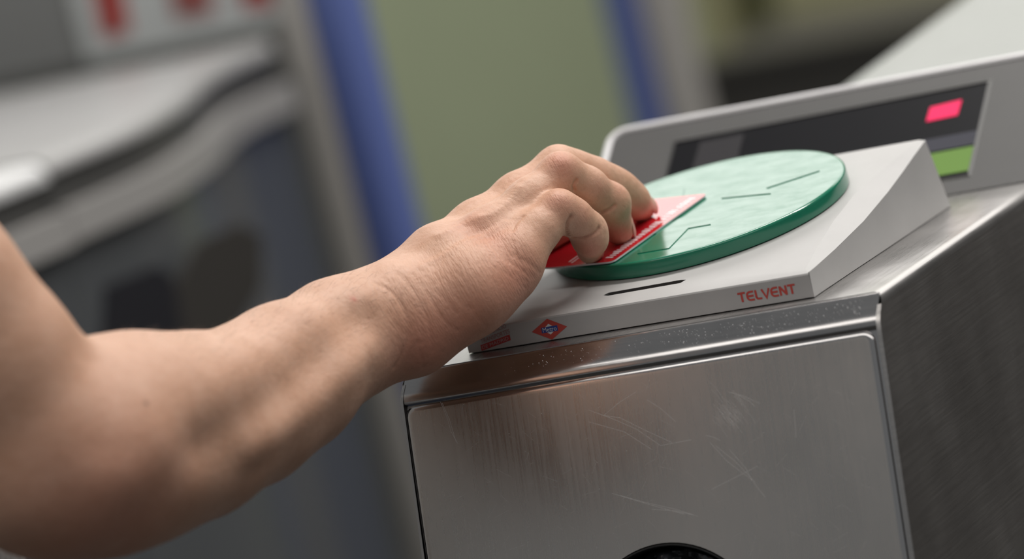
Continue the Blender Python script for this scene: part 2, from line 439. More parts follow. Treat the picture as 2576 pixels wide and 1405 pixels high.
# back and left
bl = [bv((RW, .2226, .0003)), bv((0, .2228, .0003))]
bm.faces.new((ov[-1], ov[-2], rv[-1], lv[-1], foot[-1], bl[0]))
lf = [L0[-1], bl[0]]
bm.faces.new((ov[0], ov[-1], bl[0], L0[-1], L0[-2], L0[-3], L0[-4]))
bmesh.ops.remove_doubles(bm, verts=bm.verts, dist=.00002)
bmesh.ops.recalc_face_normals(bm, faces=bm.faces)
me = bpy.data.meshes.new('housing'); bm.to_mesh(me); bm.free()
ho = link('housing', me, cr_, M_house, 26); me.materials.append(M_slot)
cset = {tuple(round(c, 5) for c in V(plate(u, v))) for u, v in crease}; lset = {tuple(round(c, 5) for c in V(p)) for p in low}
for e in me.edges:
    k = [tuple(round(c, 5) for c in me.vertices[i].co) for i in e.vertices]
    if all(q in cset for q in k) or all(q in lset for q in k): e.use_edge_sharp = True
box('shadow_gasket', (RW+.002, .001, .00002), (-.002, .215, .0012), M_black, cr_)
# dark sheet over the slot floor, coloured for the shade in there
flat('slot', [(p[0], p[1]) for p in slot], [tuple(range(6))], plate(0, 0, -.0078), (1, 0, 0), EP, M_slot, cr_, 0)
# green pad
DC, DR, DT = (-.1081, .1258), .0850, .009
ang_ = np.linspace(0, 2*math.pi, 160, endpoint=False)
dp = [(DR-.001, .0002), (DR, .0008)] + [(DR-.0017+.0017*math.cos(a), DT-.0017+.0017*math.sin(a)) for a in np.linspace(0, math.pi/2, 7)] + [(DR-.0035, DT), (DR*.8, DT), (DR*.4, DT), (.0005, DT)]
disc = grid_mesh('contact_pad', [[plate(DC[0]+r*math.cos(a), DC[1]+r*math.sin(a), h) for a in ang_] for r, h in dp], M_green, cr_, 40, closed=True)
for k, th in enumerate((30, 270, 150)):
    d = np.array([math.cos(math.radians(th)), math.sin(math.radians(th))]); q = np.array([-d[1], d[0]])
    c = np.array(DC)
    base = [d*.0145, d*.039+q*.0230, d*.039+q*.0095, d*.070+q*.0095, d*.070-q*.0095, d*.039-q*.0095, d*.039-q*.0230]
    poly = [tuple(c+b) for b in base]
    bot, top_ = poly, [tuple(c+b+(b.mean()*0)) for b in base]
    ar = prism('arrow', poly, (1, 0, 0), EP, plate(0, 0, DT-.0002), NP, .0006, M_green, disc)
# lettering on the lip
LX, LZ = np.array([1., 0, 0]), np.array([0, 0, 1.])
def arc(cx, cy, rx, ry, a0, a1, k=8): return [(cx+rx*math.cos(math.radians(a)), cy+ry*math.sin(math.radians(a))) for a in np.linspace(a0, a1, k)]
EE = [arc(.36, .5, .30, .43, 105, 255, 10)[:1] and [(.72, .92)]+arc(.38, .60, .30, .32, 90, 180, 6)+arc(.38, .40, .30, .32, 180, 270, 6)+[(.74, .08)], [(.10, .5), (.70, .5)]]
GL = {'T': [[(0, .92), (.74, .92)], [(.37, .9), (.37, 0)]], 'E': EE, 'L': [[(.1, 1), (.1, .28)]+arc(.30, .28, .2, .2, 180, 270, 5)+[(.62, .08)]],
      'V': [[(0, 1), (.36, .04), (.72, 1)]], 'N': [[(.1, 0), (.1, .98)], [(.1, .95), (.66, .05)], [(.66, .02), (.66, 1)]]}
v2, f2, x = [], [], 0
for ch in 'TELVENT':
    v, f = ribbon(GL[ch], .20); b = len(v2); v2 += [np.array([p[0]+x, p[1], STK[i_]*.00004]) for i_, p in enumerate(v)]; f2 += [tuple(i+b for i in q) for q in f]
    x += {'T': .82, 'E': .84, 'L': .70, 'V': .82, 'N': .84}[ch]
hgt, wid = .0051, .0327
flat('lettering', [(-.0418+p[0]*wid/(x-.1), .00385+p[1]*hgt, p[2]) for p in v2], f2, (0, 0, 0), LX, LZ, M_red, cr_)
# metro emblem: red lozenge with a blue band
em = flat('metro_emblem', [(-.1637, .00645), (-.1530, .0006), (-.1425, .0063), (-.1530, .0122), (-.1570, .00645), (-.1530, .0034), (-.1488, .0063), (-.1530, .0094)],
          [(0, 1, 5, 4), (1, 2, 6, 5), (2, 3, 7, 6), (3, 0, 4, 7)], (0, 0, 0), LX, LZ, M_red, cr_)
flat('emblem_centre', [(-.1570, .00645), (-.1530, .0034), (-.1488, .0063), (-.1530, .0094)], [(0, 1, 2, 3)], (0, 0, 0), LX, LZ, M_white, em, .00012)
flat('blue_band', [(-.1579, .0048), (-.1482, .0049), (-.1480, .0079), (-.1577, .0078)], [(0, 1, 2, 3)], (0, 0, 0), LX, LZ, M_blue, em, .0002)
tv, tf, tw, th_ = text_mesh('Metro', 1)
flat('lettering', [(-.1570+p[0]*.0082/tw, .0052+p[1]*.0024/th_) for p in tv], tf, (0, 0, 0), LX, LZ, M_white, em, .0003)
# operator sticker
sx, sz = np.array([.985, 0, .172]), np.array([0.02, 0, 1.])
so = np.array([-.1957, 0, .0007])
st = flat('operator_sticker', [(0, 0), (.0189, 0), (.0189, .0032), (0, .0032)], [(0, 1, 2, 3)], so, sx, sz, M_redband, cr_)
M_sred = mat('faded_red_print', (.36, .13, .12), .5); M_swhite = mat('faded_white_print', (.45, .33, .32), .5)
for s_, y, w, h, m_ in (('DE MADRID', .0007, .0170, .0018, M_swhite), ('TRANSPORTES', .0038, .0186, .0024, M_sred), ('CONSORCIO', .0072, .0172, .0022, M_sred)):
    tv, tf, tw, th_ = text_mesh(s_, 1)
    flat('lettering', [(.0008+p[0]*w/tw, y+p[1]*h/th_) for p in tv], tf, so, sx, sz, m_, st, .0003)

# ------------------------------------------------------------------ display unit
du = empty('display_unit', V((-.1, .3, 0)), 'grey sloping display housing with a long black window behind the green pad', 'display')
B55 = math.radians(55); DU = np.array([0, math.sin(B55), math.cos(B55)]); DN = np.array([0, -math.cos(B55), math.sin(B55)]); D0 = np.array([0, .2618, 0])
def dsp(x, u, w=0): return D0 + np.array([x, 0, 0]) + DU*u + DN*w
XD0, XD1, UT = -.2535, .068, .1085
def drect(x0, x1, u0, u1, r): return rrect(x0, x1, u0, u1, r, 6)
# sheared outline like the photo's housing
ol = [(XD1, .0016), (XD1, UT-.003)] + [(XD0+.012+.012*math.cos(math.radians(a)), UT-.012+.012*math.sin(math.radians(a))) for a in np.linspace(90, 180, 7)] + [(XD0, .0016)]
hv = [dsp(x, u if u > .01 else .0185, -.012) for x, u in ol]+[dsp(x, u, -.0005) for x, u in ol]; hk = len(ol)
hs = mesh_obj('housing', hv, [tuple(range(hk)), tuple(range(2*hk-1, hk-1, -1))]+[(i, (i+1) % hk, hk+(i+1) % hk, hk+i) for i in range(hk)], M_disp, du)
# pale rounded rim running round the top and left edges
path = [(XD1, UT-.0015)] + [(XD0+.0105+.0105*math.cos(math.radians(a)), UT-.0120+.0105*math.sin(math.radians(a))) for a in np.linspace(90, 180, 9)] + [(XD0, .0040)]
rows = []
for i, (x, u) in enumerate(path):
    a = np.array(path[max(i-1, 0)]); b = np.array(path[min(i+1, len(path)-1)]); t = (b-a)/np.linalg.norm(b-a); nn = np.array([t[1], -t[0]])
    if nn[1] < 0 and abs(nn[1]) > .5 or (nn[0] > .5): nn = -nn
    row = []
    for k in range(12):
        th = 2*math.pi*k/12; row.append(dsp(x+nn[0]*.0024*math.cos(th), u+nn[1]*.0024*math.cos(th), -.0008+.0020*math.sin(th)))
    rows.append(row)
grid_mesh('rim', rows, M_rim, du, 60, closed=True)
win = [(-.2070, .0602-.045), (-.0048, .0150), (-.0022, .0895), (-.2058, .0872)]
scn = prism('screen', win, (1, 0, 0), DU, dsp(0, 0, -.0012), DN, .0010, M_screen, du)
scn.location = (0, 0, 0)
def dflat(name, poly, m, w, parent): return prism(name, poly, (1, 0, 0), DU, dsp(0, 0, w), DN, .0004, m, parent)
dflat('red_light', [(-.0382, .0652), (-.0186, .0660), (-.0176, .0782), (-.0372, .0765)], M_led, -.0001, scn)
dflat('lime_label', [(-.0440, .0178), (-.0049, .0180), (-.0043, .0375), (-.0440, .0370)], M_label, -.0001, scn)
dflat('slate_label', [(-.0440, .0385), (-.0043, .0388), (-.0040, .0500), (-.0440, .0495)], M_greylab, -.0001, scn)
dflat('dark_block', [(-.1900, .0500), (-.1600, .0500), (-.1592, .0835), (-.1885, .0830)], mat('charcoal_block', (.042, .04, .043), .5, spec=.08), -.0001, scn)
# raised border round the window
win_o = [(-.2092, .0128), (-.0028, .0128), (-.0002, .0917), (-.2078, .0894)]
bv_, bf_ = [dsp(x, u, -.0006) for x, u in win_o]+[dsp(x, u, .0006) for x, u in win]+[dsp(x, u, -.0012) for x, u in win], []
for i in range(4):
    k = (i+1) % 4; bf_ += [(i, k, 4+k, 4+i), (4+i, 4+k, 8+k, 8+i)]
mesh_obj('window_border', bv_, bf_, M_disp, du)

# ------------------------------------------------------------------ travel card
cA = np.array([-.1279, .0443]); 
CO = plate(-.1279, .0458, DT+.0014)                            # near corner on the pad
ce1 = np.array([.0207, .0983]); ce1 = ce1/np.linalg.norm(ce1); ce0 = np.array([-ce1[1], ce1[0]])
def cpt(a, b, w=0):                                            # a across (to the left), b along the long edge
    uv = np.array([-.1279, .0450]) + ce0*a + ce1*b
    lift = .00009 + max(0, a-.040)**2*9
    return plate(uv[0], uv[1], DT+.0014+lift+w)
CWd, CLn = .062, .1000
outl = []
for cx, cy, a0 in ((.0035, .0035, 180), (CWd-.0035, .0035, 270), (CWd-.0035, CLn-.0035, 0), (.0035, CLn-.0035, 90)):
    outl += [(cx+.0035*math.cos(math.radians(a)), cy+.0035*math.sin(math.radians(a))) for a in np.linspace(a0, a0+90, 6)]
nA, nB = 16, 4; TH = .0009
def xr(b):                                                     # extents of a at given b with rounded corners
    r = .0035; d = 0
    if b < r: d = r-math.sqrt(max(0, r*r-(r-b)**2))
    if b > CLn-r: d = r-math.sqrt(max(0, r*r-(b-CLn+r)**2))
    return d, CWd-d
bs = [0, .0004, .001, .002, .0035, .03, .05, .08, CLn-.0035, CLn-.002, CLn-.001, CLn-.0004, CLn]
top_r, bot_r = [], []
for b in bs:
    a0, a1 = xr(b); top_r.append([cpt(a0+(a1-a0)*i/nA, b, 0) for i in range(nA+1)]); bot_r.append([cpt(a0+(a1-a0)*i/nA, b, -TH) for i in range(nA+1)])
vv = [p for r in top_r for p in r]+[p for r in bot_r for p in r]; nC = nA+1; off = len(bs)*nC; ff = []
fm = []
for i in range(len(bs)-1):
    for j in range(nA):
        ff.append((i*nC+j, i*nC+j+1, (i+1)*nC+j+1, (i+1)*nC+j)); fm.append(0)
        ff.append((off+i*nC+j, off+(i+1)*nC+j, off+(i+1)*nC+j+1, off+i*nC+j+1)); fm.append(1)
per = [j for j in range(nC)] + [i*nC+nA for i in range(1, len(bs))] + [(len(bs)-1)*nC+j for j in range(nA-1, -1, -1)] + [i*nC for i in range(len(bs)-2, 0, -1)]
for a, b in zip(per, per[1:]+per[:1]): ff.append((a, b, off+b, off+a)); fm.append(1)
me = bpy.data.meshes.new('travel_card'); me.from_pydata([V(p) for p in vv], [], ff); me.materials.append(M_card); me.materials.append(M_cardedge)
me.polygons.foreach_set('material_index', fm); me.update()
bm = bmesh.new(); bm.from_mesh(me); bmesh.ops.recalc_face_normals(bm, faces=bm.faces); bm.to_mesh(me); bm.free()
tc_ = bpy.data.objects.new('travel_card', me); C.objects.link(tc_)
tag(tc_, 'glossy red plastic travel card pressed onto the green pad under the fingers', 'card')
vs, fs = [], []
def cq(a0, b0, a1, b1, sk=0):
    k = len(vs); vs.extend([cpt(a0, b0, .00008), cpt(a1, b0+sk, .00008), cpt(a1, b1+sk, .00008), cpt(a0, b1, .00008)]); fs.append((k, k+1, k+2, k+3))
b = .006
while b < .094:                                                # a line of small print beside the long edge
    wv = random.choice([.0012, .0016, .0010]); h = random.choice([.0036, .0046, .0042])
    cq(.0042, b, .0042+h*1.25, b+wv*1.15, .0006); b += wv*1.15+random.choice([.0010, .0012, .0014, .0026])
for a, b0, b1 in ((.030, .004, .05), (.033, .006, .04)): cq(a, b0, a+.0012, b1)
mesh_obj('small_print', vs, fs, M_cardprint, tc_)
# ------------------------------------------------------------------ person: one continuous arm and hand, grown from tapered volumes
def PV3(px, py, d): return np.array(P(px, py, d))*S
def height_d(px, py, h, w0=DT+.0012):                          # depth along the pixel's ray at height h above the card
    return float(((plate(0, 0, w0+h)-CAM) @ NP)/(ray(px, py) @ NP))
def ball(px, py, r, d): return np.r_[PV3(px, py, d), r*d/FPX*S]
HV = .00108
class Field:
    def __init__(s, lo, hi):
        s.lo = np.array(lo); s.n = np.ceil((np.array(hi)-s.lo)/HV).astype(int)+1; s.F = np.full(s.n, .05, np.float32)
    def sub(s, lo, hi):
        a = np.clip(np.floor((lo-s.lo)/HV).astype(int), 0, s.n); b = np.clip(np.ceil((hi-s.lo)/HV).astype(int)+1, 0, s.n)
        sl = tuple(slice(i, j) for i, j in zip(a, b)); ax = [(np.arange(i, j)*HV+o).astype(np.float32) for i, j, o in zip(a, b, s.lo)]
        return sl, ax
def smin(a, b, k):
    h = np.maximum(k-np.abs(a-b), 0)/k; return np.minimum(a, b)-h*h*k*.25
def cone(ax, A, B):
    X, Y, Z = ax[0][:, None, None], ax[1][None, :, None], ax[2][None, None, :]
    ba = B[:3]-A[:3]; L2 = float(ba @ ba)+1e-12
    t = np.clip(((X-A[0])*ba[0]+(Y-A[1])*ba[1]+(Z-A[2])*ba[2])/L2, 0, 1)
    d = np.sqrt((X-A[0]-t*ba[0])**2+(Y-A[1]-t*ba[1])**2+(Z-A[2]-t*ba[2])**2)
    return (d-(A[3]+t*(B[3]-A[3]))).astype(np.float32)
def chain(F, balls, k, k0=None):
    for i, (A, B) in enumerate(zip(balls, balls[1:])):
        m = max(A[3], B[3])+.03
        sl, ax = F.sub(np.minimum(A[:3], B[:3])-m, np.maximum(A[:3], B[:3])+m)
        F.F[sl] = smin(F.F[sl], cone(ax, A, B), k0 if (i == 0 and k0) else k)
def finger(F, balls, k_in, k_root, k_tip, root, reach):
    lo = np.min([b[:3]-b[3]-.03 for b in balls], 0); hi = np.max([b[:3]+b[3]+.03 for b in balls], 0)
    sl, ax = F.sub(lo, hi); G = None
    for A, B in zip(balls, balls[1:]):
        c = cone(ax, A, B); G = c if G is None else smin(G, c, k_in)
    X, Y, Z = ax[0][:, None, None], ax[1][None, :, None], ax[2][None, None, :]
    dr = np.sqrt((X-root[0])**2+(Y-root[1])**2+(Z-root[2])**2)
    k = k_root+(k_tip-k_root)*np.clip((dr-reach*.55)/(reach*.6), 0, 1)
    F.F[sl] = smin(F.F[sl], G, k.astype(np.float32))
def lin(pts, d0, d1, x0, x1):
    return [ball(x, y, r, d0+(d1-d0)*(x-x0)/(x1-x0)) for x, y, r in pts]
EL = 2.06
fore = lin([(930, 825, 118), (848, 859, 146), (720, 950, 178), (610, 1022, 192), (470, 1072, 226), (340, 1100, 255), (240, 1128, 262), (130, 1140, 262)], 2.24, EL, 930, 240)
upper = [ball(120, 1135, 255, 2.035), ball(-52, 930, 248, 2.02), ball(-192, 752, 250, 2.01), ball(-500, 370, 265, 2.0), ball(-820, -30, 300, 1.99)]
tip5 = (1484, 629, 34); tip4 = (1556, 576, 39); tip3 = (1612, 522, 36); tip2 = (1588, 494, 31)
def tipball(t, lift=-.0006):
    r = t[2]*2.3/FPX; return ball(*t, height_d(t[0], t[1], r+lift))
little = [ball(1297, 640, 57, 2.252), ball(1350, 583, 51, 2.260), ball(1406, 528, 47, 2.268), ball(1444, 547, 42, 2.275), ball(1479, 577, 41, 2.285), ball(1485, 603, 37, 2.288), tipball(tip5)]
ring = [ball(1232, 588, 60, 2.266), ball(1330, 505, 52, 2.279), ball(1411, 437, 50, 2.29), ball(1475, 470, 47, 2.30), ball(1534, 511, 47, 2.314), tipball(tip4)]
middle = [ball(1196, 566, 56, 2.288), ball(1300, 492, 53, 2.302), ball(1405, 421, 51, 2.314), ball(1450, 434, 49, 2.321), ball(1495, 450, 49, 2.329), ball(1535, 468, 47, 2.338), ball(1562, 484, 45, 2.345), ball(1590, 506, 40, 2.351), tipball(tip3)]
index = [ball(1210, 580, 54, 2.312), ball(1395, 440, 48, 2.352), ball(1470, 470, 45, 2.370), ball(1540, 488, 40, 2.380), tipball(tip2)]
thumb = [ball(1080, 755, 82, 2.280), ball(1190, 690, 58, 2.308), ball(1310, 625, 45, 2.340), ball(1425, 566, 37, 2.362)]
metas = [[ball(1020, 800, 125, 2.24), ball(1180, 705, 90, 2.246), ball(1300, 642, 60, 2.252)],
         [ball(1010, 785, 122, 2.248), ball(1130, 665, 88, 2.257), ball(1232, 588, 62, 2.266)],
         [ball(1000, 768, 118, 2.256), ball(1105, 650, 84, 2.27), ball(1196, 566, 56, 2.288)],
         [ball(1000, 770, 112, 2.266), ball(1110, 660, 80, 2.288), ball(1210, 580, 54, 2.312)]]
hyp = [ball(1050, 842, 84, 2.236), ball(1188, 744, 80, 2.238), ball(1284, 690, 63, 2.249)]
palm = [ball(1120, 770, 80, 2.268), ball(1240, 660, 58, 2.285)]
allb = np.array(fore+upper[:4]+little+ring+middle+index+thumb+hyp)
lo = allb[:, :3].min(0)-.06; hi = allb[:, :3].max(0)+.05
F = Field(lo, hi)
chain(F, fore, .012)
chain(F, [ball(930, 825, 118, 2.24), ball(1015, 785, 133, 2.24)], .020)
for m_ in metas: chain(F, m_, .006)
chain(F, hyp, .014); chain(F, palm, .012); chain(F, thumb, .008, .012)
# upper arm joins the forearm with a fold
for A, B in zip(upper, upper[1:]):
    m_ = max(A[3], B[3])+.03
    sl, ax = F.sub(np.minimum(A[:3], B[:3])-m_, np.maximum(A[:3], B[:3])+m_); F.F[sl] = smin(F.F[sl], cone(ax, A, B), .010)
for fb, reach in ((index, .045), (middle, .045), (ring, .040), (little, .032)):
    finger(F, fb, .006, .008, .0012, fb[0][:3], reach)
def surface_nets(F, lo):
    Fv = F; s = Fv < 0
    c = np.zeros(tuple(n-1 for n in s.shape), np.uint8)
    for dx in (0, 1):
        for dy in (0, 1):
            for dz in (0, 1): c += s[dx:s.shape[0]-1+dx, dy:s.shape[1]-1+dy, dz:s.shape[2]-1+dz]
    act = np.argwhere((c > 0) & (c < 8)); idx = -np.ones(c.shape, np.int64); idx[tuple(act.T)] = np.arange(len(act))
    off = [(x, y, z) for x in (0, 1) for y in (0, 1) for z in (0, 1)]
    val = {o: Fv[tuple((act+o).T)] for o in off}
    acc = np.zeros((len(act), 3)); cnt = np.zeros(len(act))
    for a in off:
        for ax in range(3):
            if a[ax] == 0:
                b = list(a); b[ax] = 1; b = tuple(b); va, vb = val[a], val[b]; m = (va < 0) != (vb < 0)
                t = np.where(m, va/np.where(m, va-vb, 1), 0); p = np.array(a, float)[None].repeat(len(act), 0); p[:, ax] = t
                acc[m] += p[m]; cnt[m] += 1
    V_ = (act+acc/cnt[:, None])*HV+lo; Q = []
    for ax in range(3):
        sl0 = [slice(None)]*3; sl1 = [slice(None)]*3; sl0[ax] = slice(0, -1); sl1[ax] = slice(1, None)
        a, b = s[tuple(sl0)], s[tuple(sl1)]; e = np.argwhere(a != b)
        u, v = (ax+1) % 3, (ax+2) % 3
        e = e[(e[:, u] > 0) & (e[:, v] > 0) & (e[:, u] < s.shape[u]-1) & (e[:, v] < s.shape[v]-1)]
        def nb(du, dv):
            q = e.copy(); q[:, u] -= du; q[:, v] -= dv; return idx[tuple(q.T)]
        q = np.c_[nb(0, 0), nb(1, 0), nb(1, 1), nb(0, 1)]; flip = s[tuple(e.T)]
        q[~flip] = q[~flip][:, ::-1]; Q.append(q)
    return V_, np.concatenate(Q)
BVt, BQ = surface_nets(F.F, F.lo); del F
BVt[:, 2] += DECK
def smooth(Vt, E, w, n):
    deg = np.bincount(E.ravel(), minlength=len(Vt)).astype(float)[:, None]
    for i in range(n):
        acc = np.zeros_like(Vt)
        for k in range(3):
            acc[:, k] = np.bincount(E[:, 0], Vt[E[:, 1], k], len(Vt))+np.bincount(E[:, 1], Vt[E[:, 0], k], len(Vt))
        f_ = w if i % 2 == 0 else -w*1.02
        Vt = Vt+f_*(acc/deg-Vt)
    return Vt
def edges(Q):
    e = np.concatenate([Q[:, [0, 1]], Q[:, [1, 2]], Q[:, [2, 3]], Q[:, [3, 0]]]); e.sort(1); return np.unique(e, axis=0)
BVt = smooth(BVt, edges(BQ), .6, 10)
def subdivide(Vt, Q):                                          # one linear split, smoothed afterwards
    e = np.sort(np.stack([Q[:, [0, 1]], Q[:, [1, 2]], Q[:, [2, 3]], Q[:, [3, 0]]], 1), 2).reshape(-1, 2)
    ue, inv = np.unique(e, axis=0, return_inverse=True); inv = inv.reshape(-1, 4); n = len(Vt)
    em = (Vt[ue[:, 0]]+Vt[ue[:, 1]])/2; fm = Vt[Q].mean(1); o = np.arange(len(Q))+n+len(ue); iv = inv+n
    q = np.concatenate([np.c_[Q[:, 0], iv[:, 0], o, iv[:, 3]], np.c_[Q[:, 1], iv[:, 1], o, iv[:, 0]], np.c_[Q[:, 2], iv[:, 2], o, iv[:, 1]], np.c_[Q[:, 3], iv[:, 3], o, iv[:, 2]]])
    return np.concatenate([Vt, em, fm]), q
BVt, BQ = subdivide(BVt, BQ); BVt = smooth(BVt, edges(BQ), .6, 8)
def vnormals(Vt, Q):
    n = np.cross(Vt[Q[:, 2]]-Vt[Q[:, 0]], Vt[Q[:, 3]]-Vt[Q[:, 1]]); out = np.zeros_like(Vt)
    for k in range(4):
        for j in range(3): out[:, j] += np.bincount(Q[:, k], n[:, j], len(Vt))
    return out/np.maximum(np.linalg.norm(out, axis=1), 1e-12)[:, None]
# landmarks are found on the skin itself
bvh = BVHTree.FromPolygons(BVt[:, :].tolist(), BQ.tolist())
def skin_at(px, py):
    r = Vector(ray(px, py)).normalized(); h = bvh.ray_cast(V(CAM), r)
    return None if h[0] is None else np.array(h[0])
def trace(pts, step=4):
    out = []
    for (x0, y0), (x1, y1) in zip(pts, pts[1:]):
        n = max(2, int(math.hypot(x1-x0, y1-y0)/step))
        for t in np.linspace(0, 1, n):
            q = skin_at(x0+(x1-x0)*t, y0+(y1-y0)*t)
            if q is not None: out.append(q)
    return np.array(out)
def spline(pts, n=6):
    p = [pts[0]]+list(pts)+[pts[-1]]; out = []
    for i in range(1, len(p)-2):
        a, b, c, d = map(np.array, p[i-1:i+3])
        for t in np.linspace(0, 1, n, endpoint=False): out.append(tuple(.5*(2*b+(c-a)*t+(2*a-5*b+4*c-d)*t*t+(3*b-3*c+d-a)*t**3)))
    return out+[tuple(pts[-1])]
def dist_to(tr, rad):
    m = np.all((BVt > tr.min(0)-rad) & (BVt < tr.max(0)+rad), axis=1); ii = np.nonzero(m)[0]; d = np.full(len(ii), 9.)
    for k in range(0, len(tr), 24):
        dd = ((BVt[ii][:, None, :]-tr[None, k:k+24, :])**2).sum(2); d = np.minimum(d, dd.min(1))
    return ii, np.sqrt(d)
BN = vnormals(BVt, BQ); disp = np.zeros(len(BVt)); red = np.zeros(len(BVt)); brown = np.zeros(len(BVt)); wrk = np.zeros(len(BVt))
def groove(pts, sig, dep, curve=True, taper=True):             # sig, dep in millimetres; dep > 0 cuts in
    tr = trace(spline(pts) if curve and len(pts) > 2 else pts)
    if len(tr) < 2: return
    ii, d = dist_to(tr, sig*.004); disp[ii] -= dep*.001*np.exp(-(d/(sig*.001))**2)
def blot(px, py, r, amt, arr):
    q = skin_at(px, py)
    if q is None: return
    d = np.linalg.norm(BVt-q, axis=1); arr += amt*np.exp(-(d/(r*.001))**2)
# forearm muscle and bone forms
groove([(905, 795), (850, 850), (760, 932), (680, 1005), (600, 1062), (520, 1110)], 12, 3.2)
groove([(925, 880), (850, 960), (745, 1050), (640, 1130)], 9, -2.0)
groove([(898, 752), (915, 748)], 9, -1.0); groove([(945, 790), (960, 850)], 8, .5)
groove([(760, 800), (660, 880), (540, 960)], 16, -1.5)
groove([(235, 905), (255, 1000), (265, 1110)], 14, 3.0)
groove([(395, 1130), (330, 1180)], 16, -2.5)
groove([(640, 1180), (560, 1150), (470, 1140)], 12, 1.5)
# wrist creases
for pts, s_, d_ in (
    ([(945, 712), (988, 736), (1013, 770), (1028, 812), (1026, 851), (1010, 894), (992, 924)], 1.2, .75),
    ([(1004, 690), (1039, 727), (1060, 766), (1073, 800), (1084, 842), (1088, 881)], .8, .45),
    ([(1039, 690), (1078, 740), (1099, 778), (1116, 804), (1150, 830)], .6, .5),
    ([(1073, 697), (1099, 731), (1125, 757), (1150, 787)], .6, .35), ([(975, 722), (1005, 760), (1018, 800), (1020, 840)], .7, .4),
    ([(1095, 690), (1130, 730), (1165, 770)], .5, .3), ([(1015, 700), (1045, 745), (1058, 800), (1062, 860)], .5, .3),
    ([(1120, 700), (1165, 750), (1195, 800)], .5, .2), ([(965, 700), (1000, 735), (1012, 765)], .5, .35),
    ([(1050, 860), (1060, 895), (1064, 925)], .8, .5), ([(1180, 770), (1205, 800), (1222, 820)], .6, .35),
    ([(1290, 642), (1338, 667), (1358, 686)], .7, .45), ([(1225, 660), (1275, 690), (1320, 722)], .6, .3), ([(1240, 625), (1290, 665), (1345, 700)], .6, .25)):
    groove(pts, max(s_, .9)*1.1, d_*.55)
# knuckle folds of the little finger, web between the fingers
groove([(1314, 544), (1298, 560), (1288, 580)], 1.0, .75); groove([(1292, 590), (1290, 620), (1300, 640)], .7, .35)
for i in range(9):
    x = 1222+i*9; groove([(x, 590+i*2+random.uniform(-6, 6)), (x+6+random.uniform(-3, 3), 620+i*2), (x+14, 652+i*2+random.uniform(-8, 8))], .45, .28)
for i in range(16):
    x = random.uniform(1080, 1230); y = 720-(x-1000)*.55+random.uniform(-45, 60); groove([(x, y), (x+random.uniform(10, 26), y+random.uniform(14, 30))], .4, .16, False)
# tendons and veins on the back of the hand
groove([(1304, 471), (1274, 509), (1227, 540), (1167, 563), (1110, 590)], 2.2, -.7)
groove([(1270, 561), (1227, 590), (1176, 606), (1120, 640), (1060, 670)], 2.2, -.6)
groove([(1250, 520), (1200, 545), (1150, 575)], 2.6, .3); groove([(1240, 570), (1190, 590), (1140, 610)], 1.8, .2)
# knuckle bumps
for x, y, h in ((1396, 500, .8), (1400, 405, .9), (1190, 545, .8), (1235, 575, .5)): groove([(x, y), (x+8, y+2)], 4.5, -h, False)
# finger creases
groove([(1426, 592), (1427, 566), (1436, 546)], .9, 1.5); groove([(1440, 598), (1470, 598), (1499, 586), (1508, 573)], .9, 1.4)
groove([(1445, 480), (1443, 468), (1450, 455)], .9, 1.1); groove([(1512, 536), (1533, 528), (1546, 517)], .9, 1.4); groove([(1517, 560), (1519, 590)], .8, .3)
for k in range(5):
    groove([(1385+k*9, 492+abs(k-2)*2), (1391+k*9, 512+abs(k-2)*2)], .4, .16, False); groove([(1378+k*10, 398+abs(k-2)*2), (1386+k*10, 420+abs(k-2)*2)], .4, .18, False)
_e = edges(BQ)
for _i in range(2):
    _dg = np.bincount(_e.ravel(), minlength=len(disp)); disp = .5*disp+.5*(np.bincount(_e[:, 0], disp[_e[:, 1]], len(disp))+np.bincount(_e[:, 1], disp[_e[:, 0]], len(disp)))/_dg
BVt = BVt+BN*disp[:, None]
for x, y, r, a in ((1040, 760, 14, .8), (1100, 790, 14, .7), (1000, 720, 12, .6), (1160, 720, 14, .5), (1250, 640, 14, 1), (1230, 590, 10, .8), (1180, 640, 14, .6), (1320, 690, 12, .6), (1405, 505, 6, .7), (1400, 400, 6, .7), (1300, 600, 9, .5), (1470, 545, 5, .4), (1520, 470, 5, .4), (1100, 640, 16, .35), (960, 780, 14, .4)):
    blot(x, y, r, a, wrk)
# colour of the skin itself
for x, y, r, a in ((1405, 400, 7, .45), (1405, 505, 7, .45), (1560, 470, 6, .3), (1520, 480, 6, .35), (1470, 540, 7, .35), (1485, 640, 8, .7), (1560, 590, 8, .8), (1615, 535, 8, .8), (1470, 610, 7, .35), (1420, 430, 7, .3), (1330, 690, 14, .35), (1290, 720, 16, .35), (1190, 800, 20, .35), (1090, 880, 22, .45), (1240, 600, 10, .35), (1180, 560, 10, .3), (893, 751, 1.1, 1.0), (889, 748, 2.2, .5), (1040, 880, 15, .3), (300, 1330, 40, .35), (230, 1250, 35, .2), (200, 700, 40, .15)):
    blot(x, y, r, a, red)
for x, y, r, a in ((366, 1015, 1.15, 1.0), (808, 795, .45, .8), (620, 930, .5, .25)): blot(x, y, r, a, brown)
me = bpy.data.meshes.new('person'); me.vertices.add(len(BVt)); me.vertices.foreach_set('co', BVt.astype(np.float32).ravel())
me.loops.add(BQ.size); me.loops.foreach_set('vertex_index', BQ.astype(np.int32).ravel())
me.polygons.add(len(BQ)); me.polygons.foreach_set('loop_start', np.arange(0, BQ.size, 4, dtype=np.int32)); me.update(calc_edges=True)
me.polygons.foreach_set('use_smooth', np.ones(len(BQ), bool))
for nm, arr in (('redness', red), ('mole', brown), ('wrinkle', wrk)):
    at_ = me.attributes.new(nm, 'FLOAT', 'POINT'); at_.data.foreach_set('value', np.clip(arr, 0, 1).astype(np.float32))
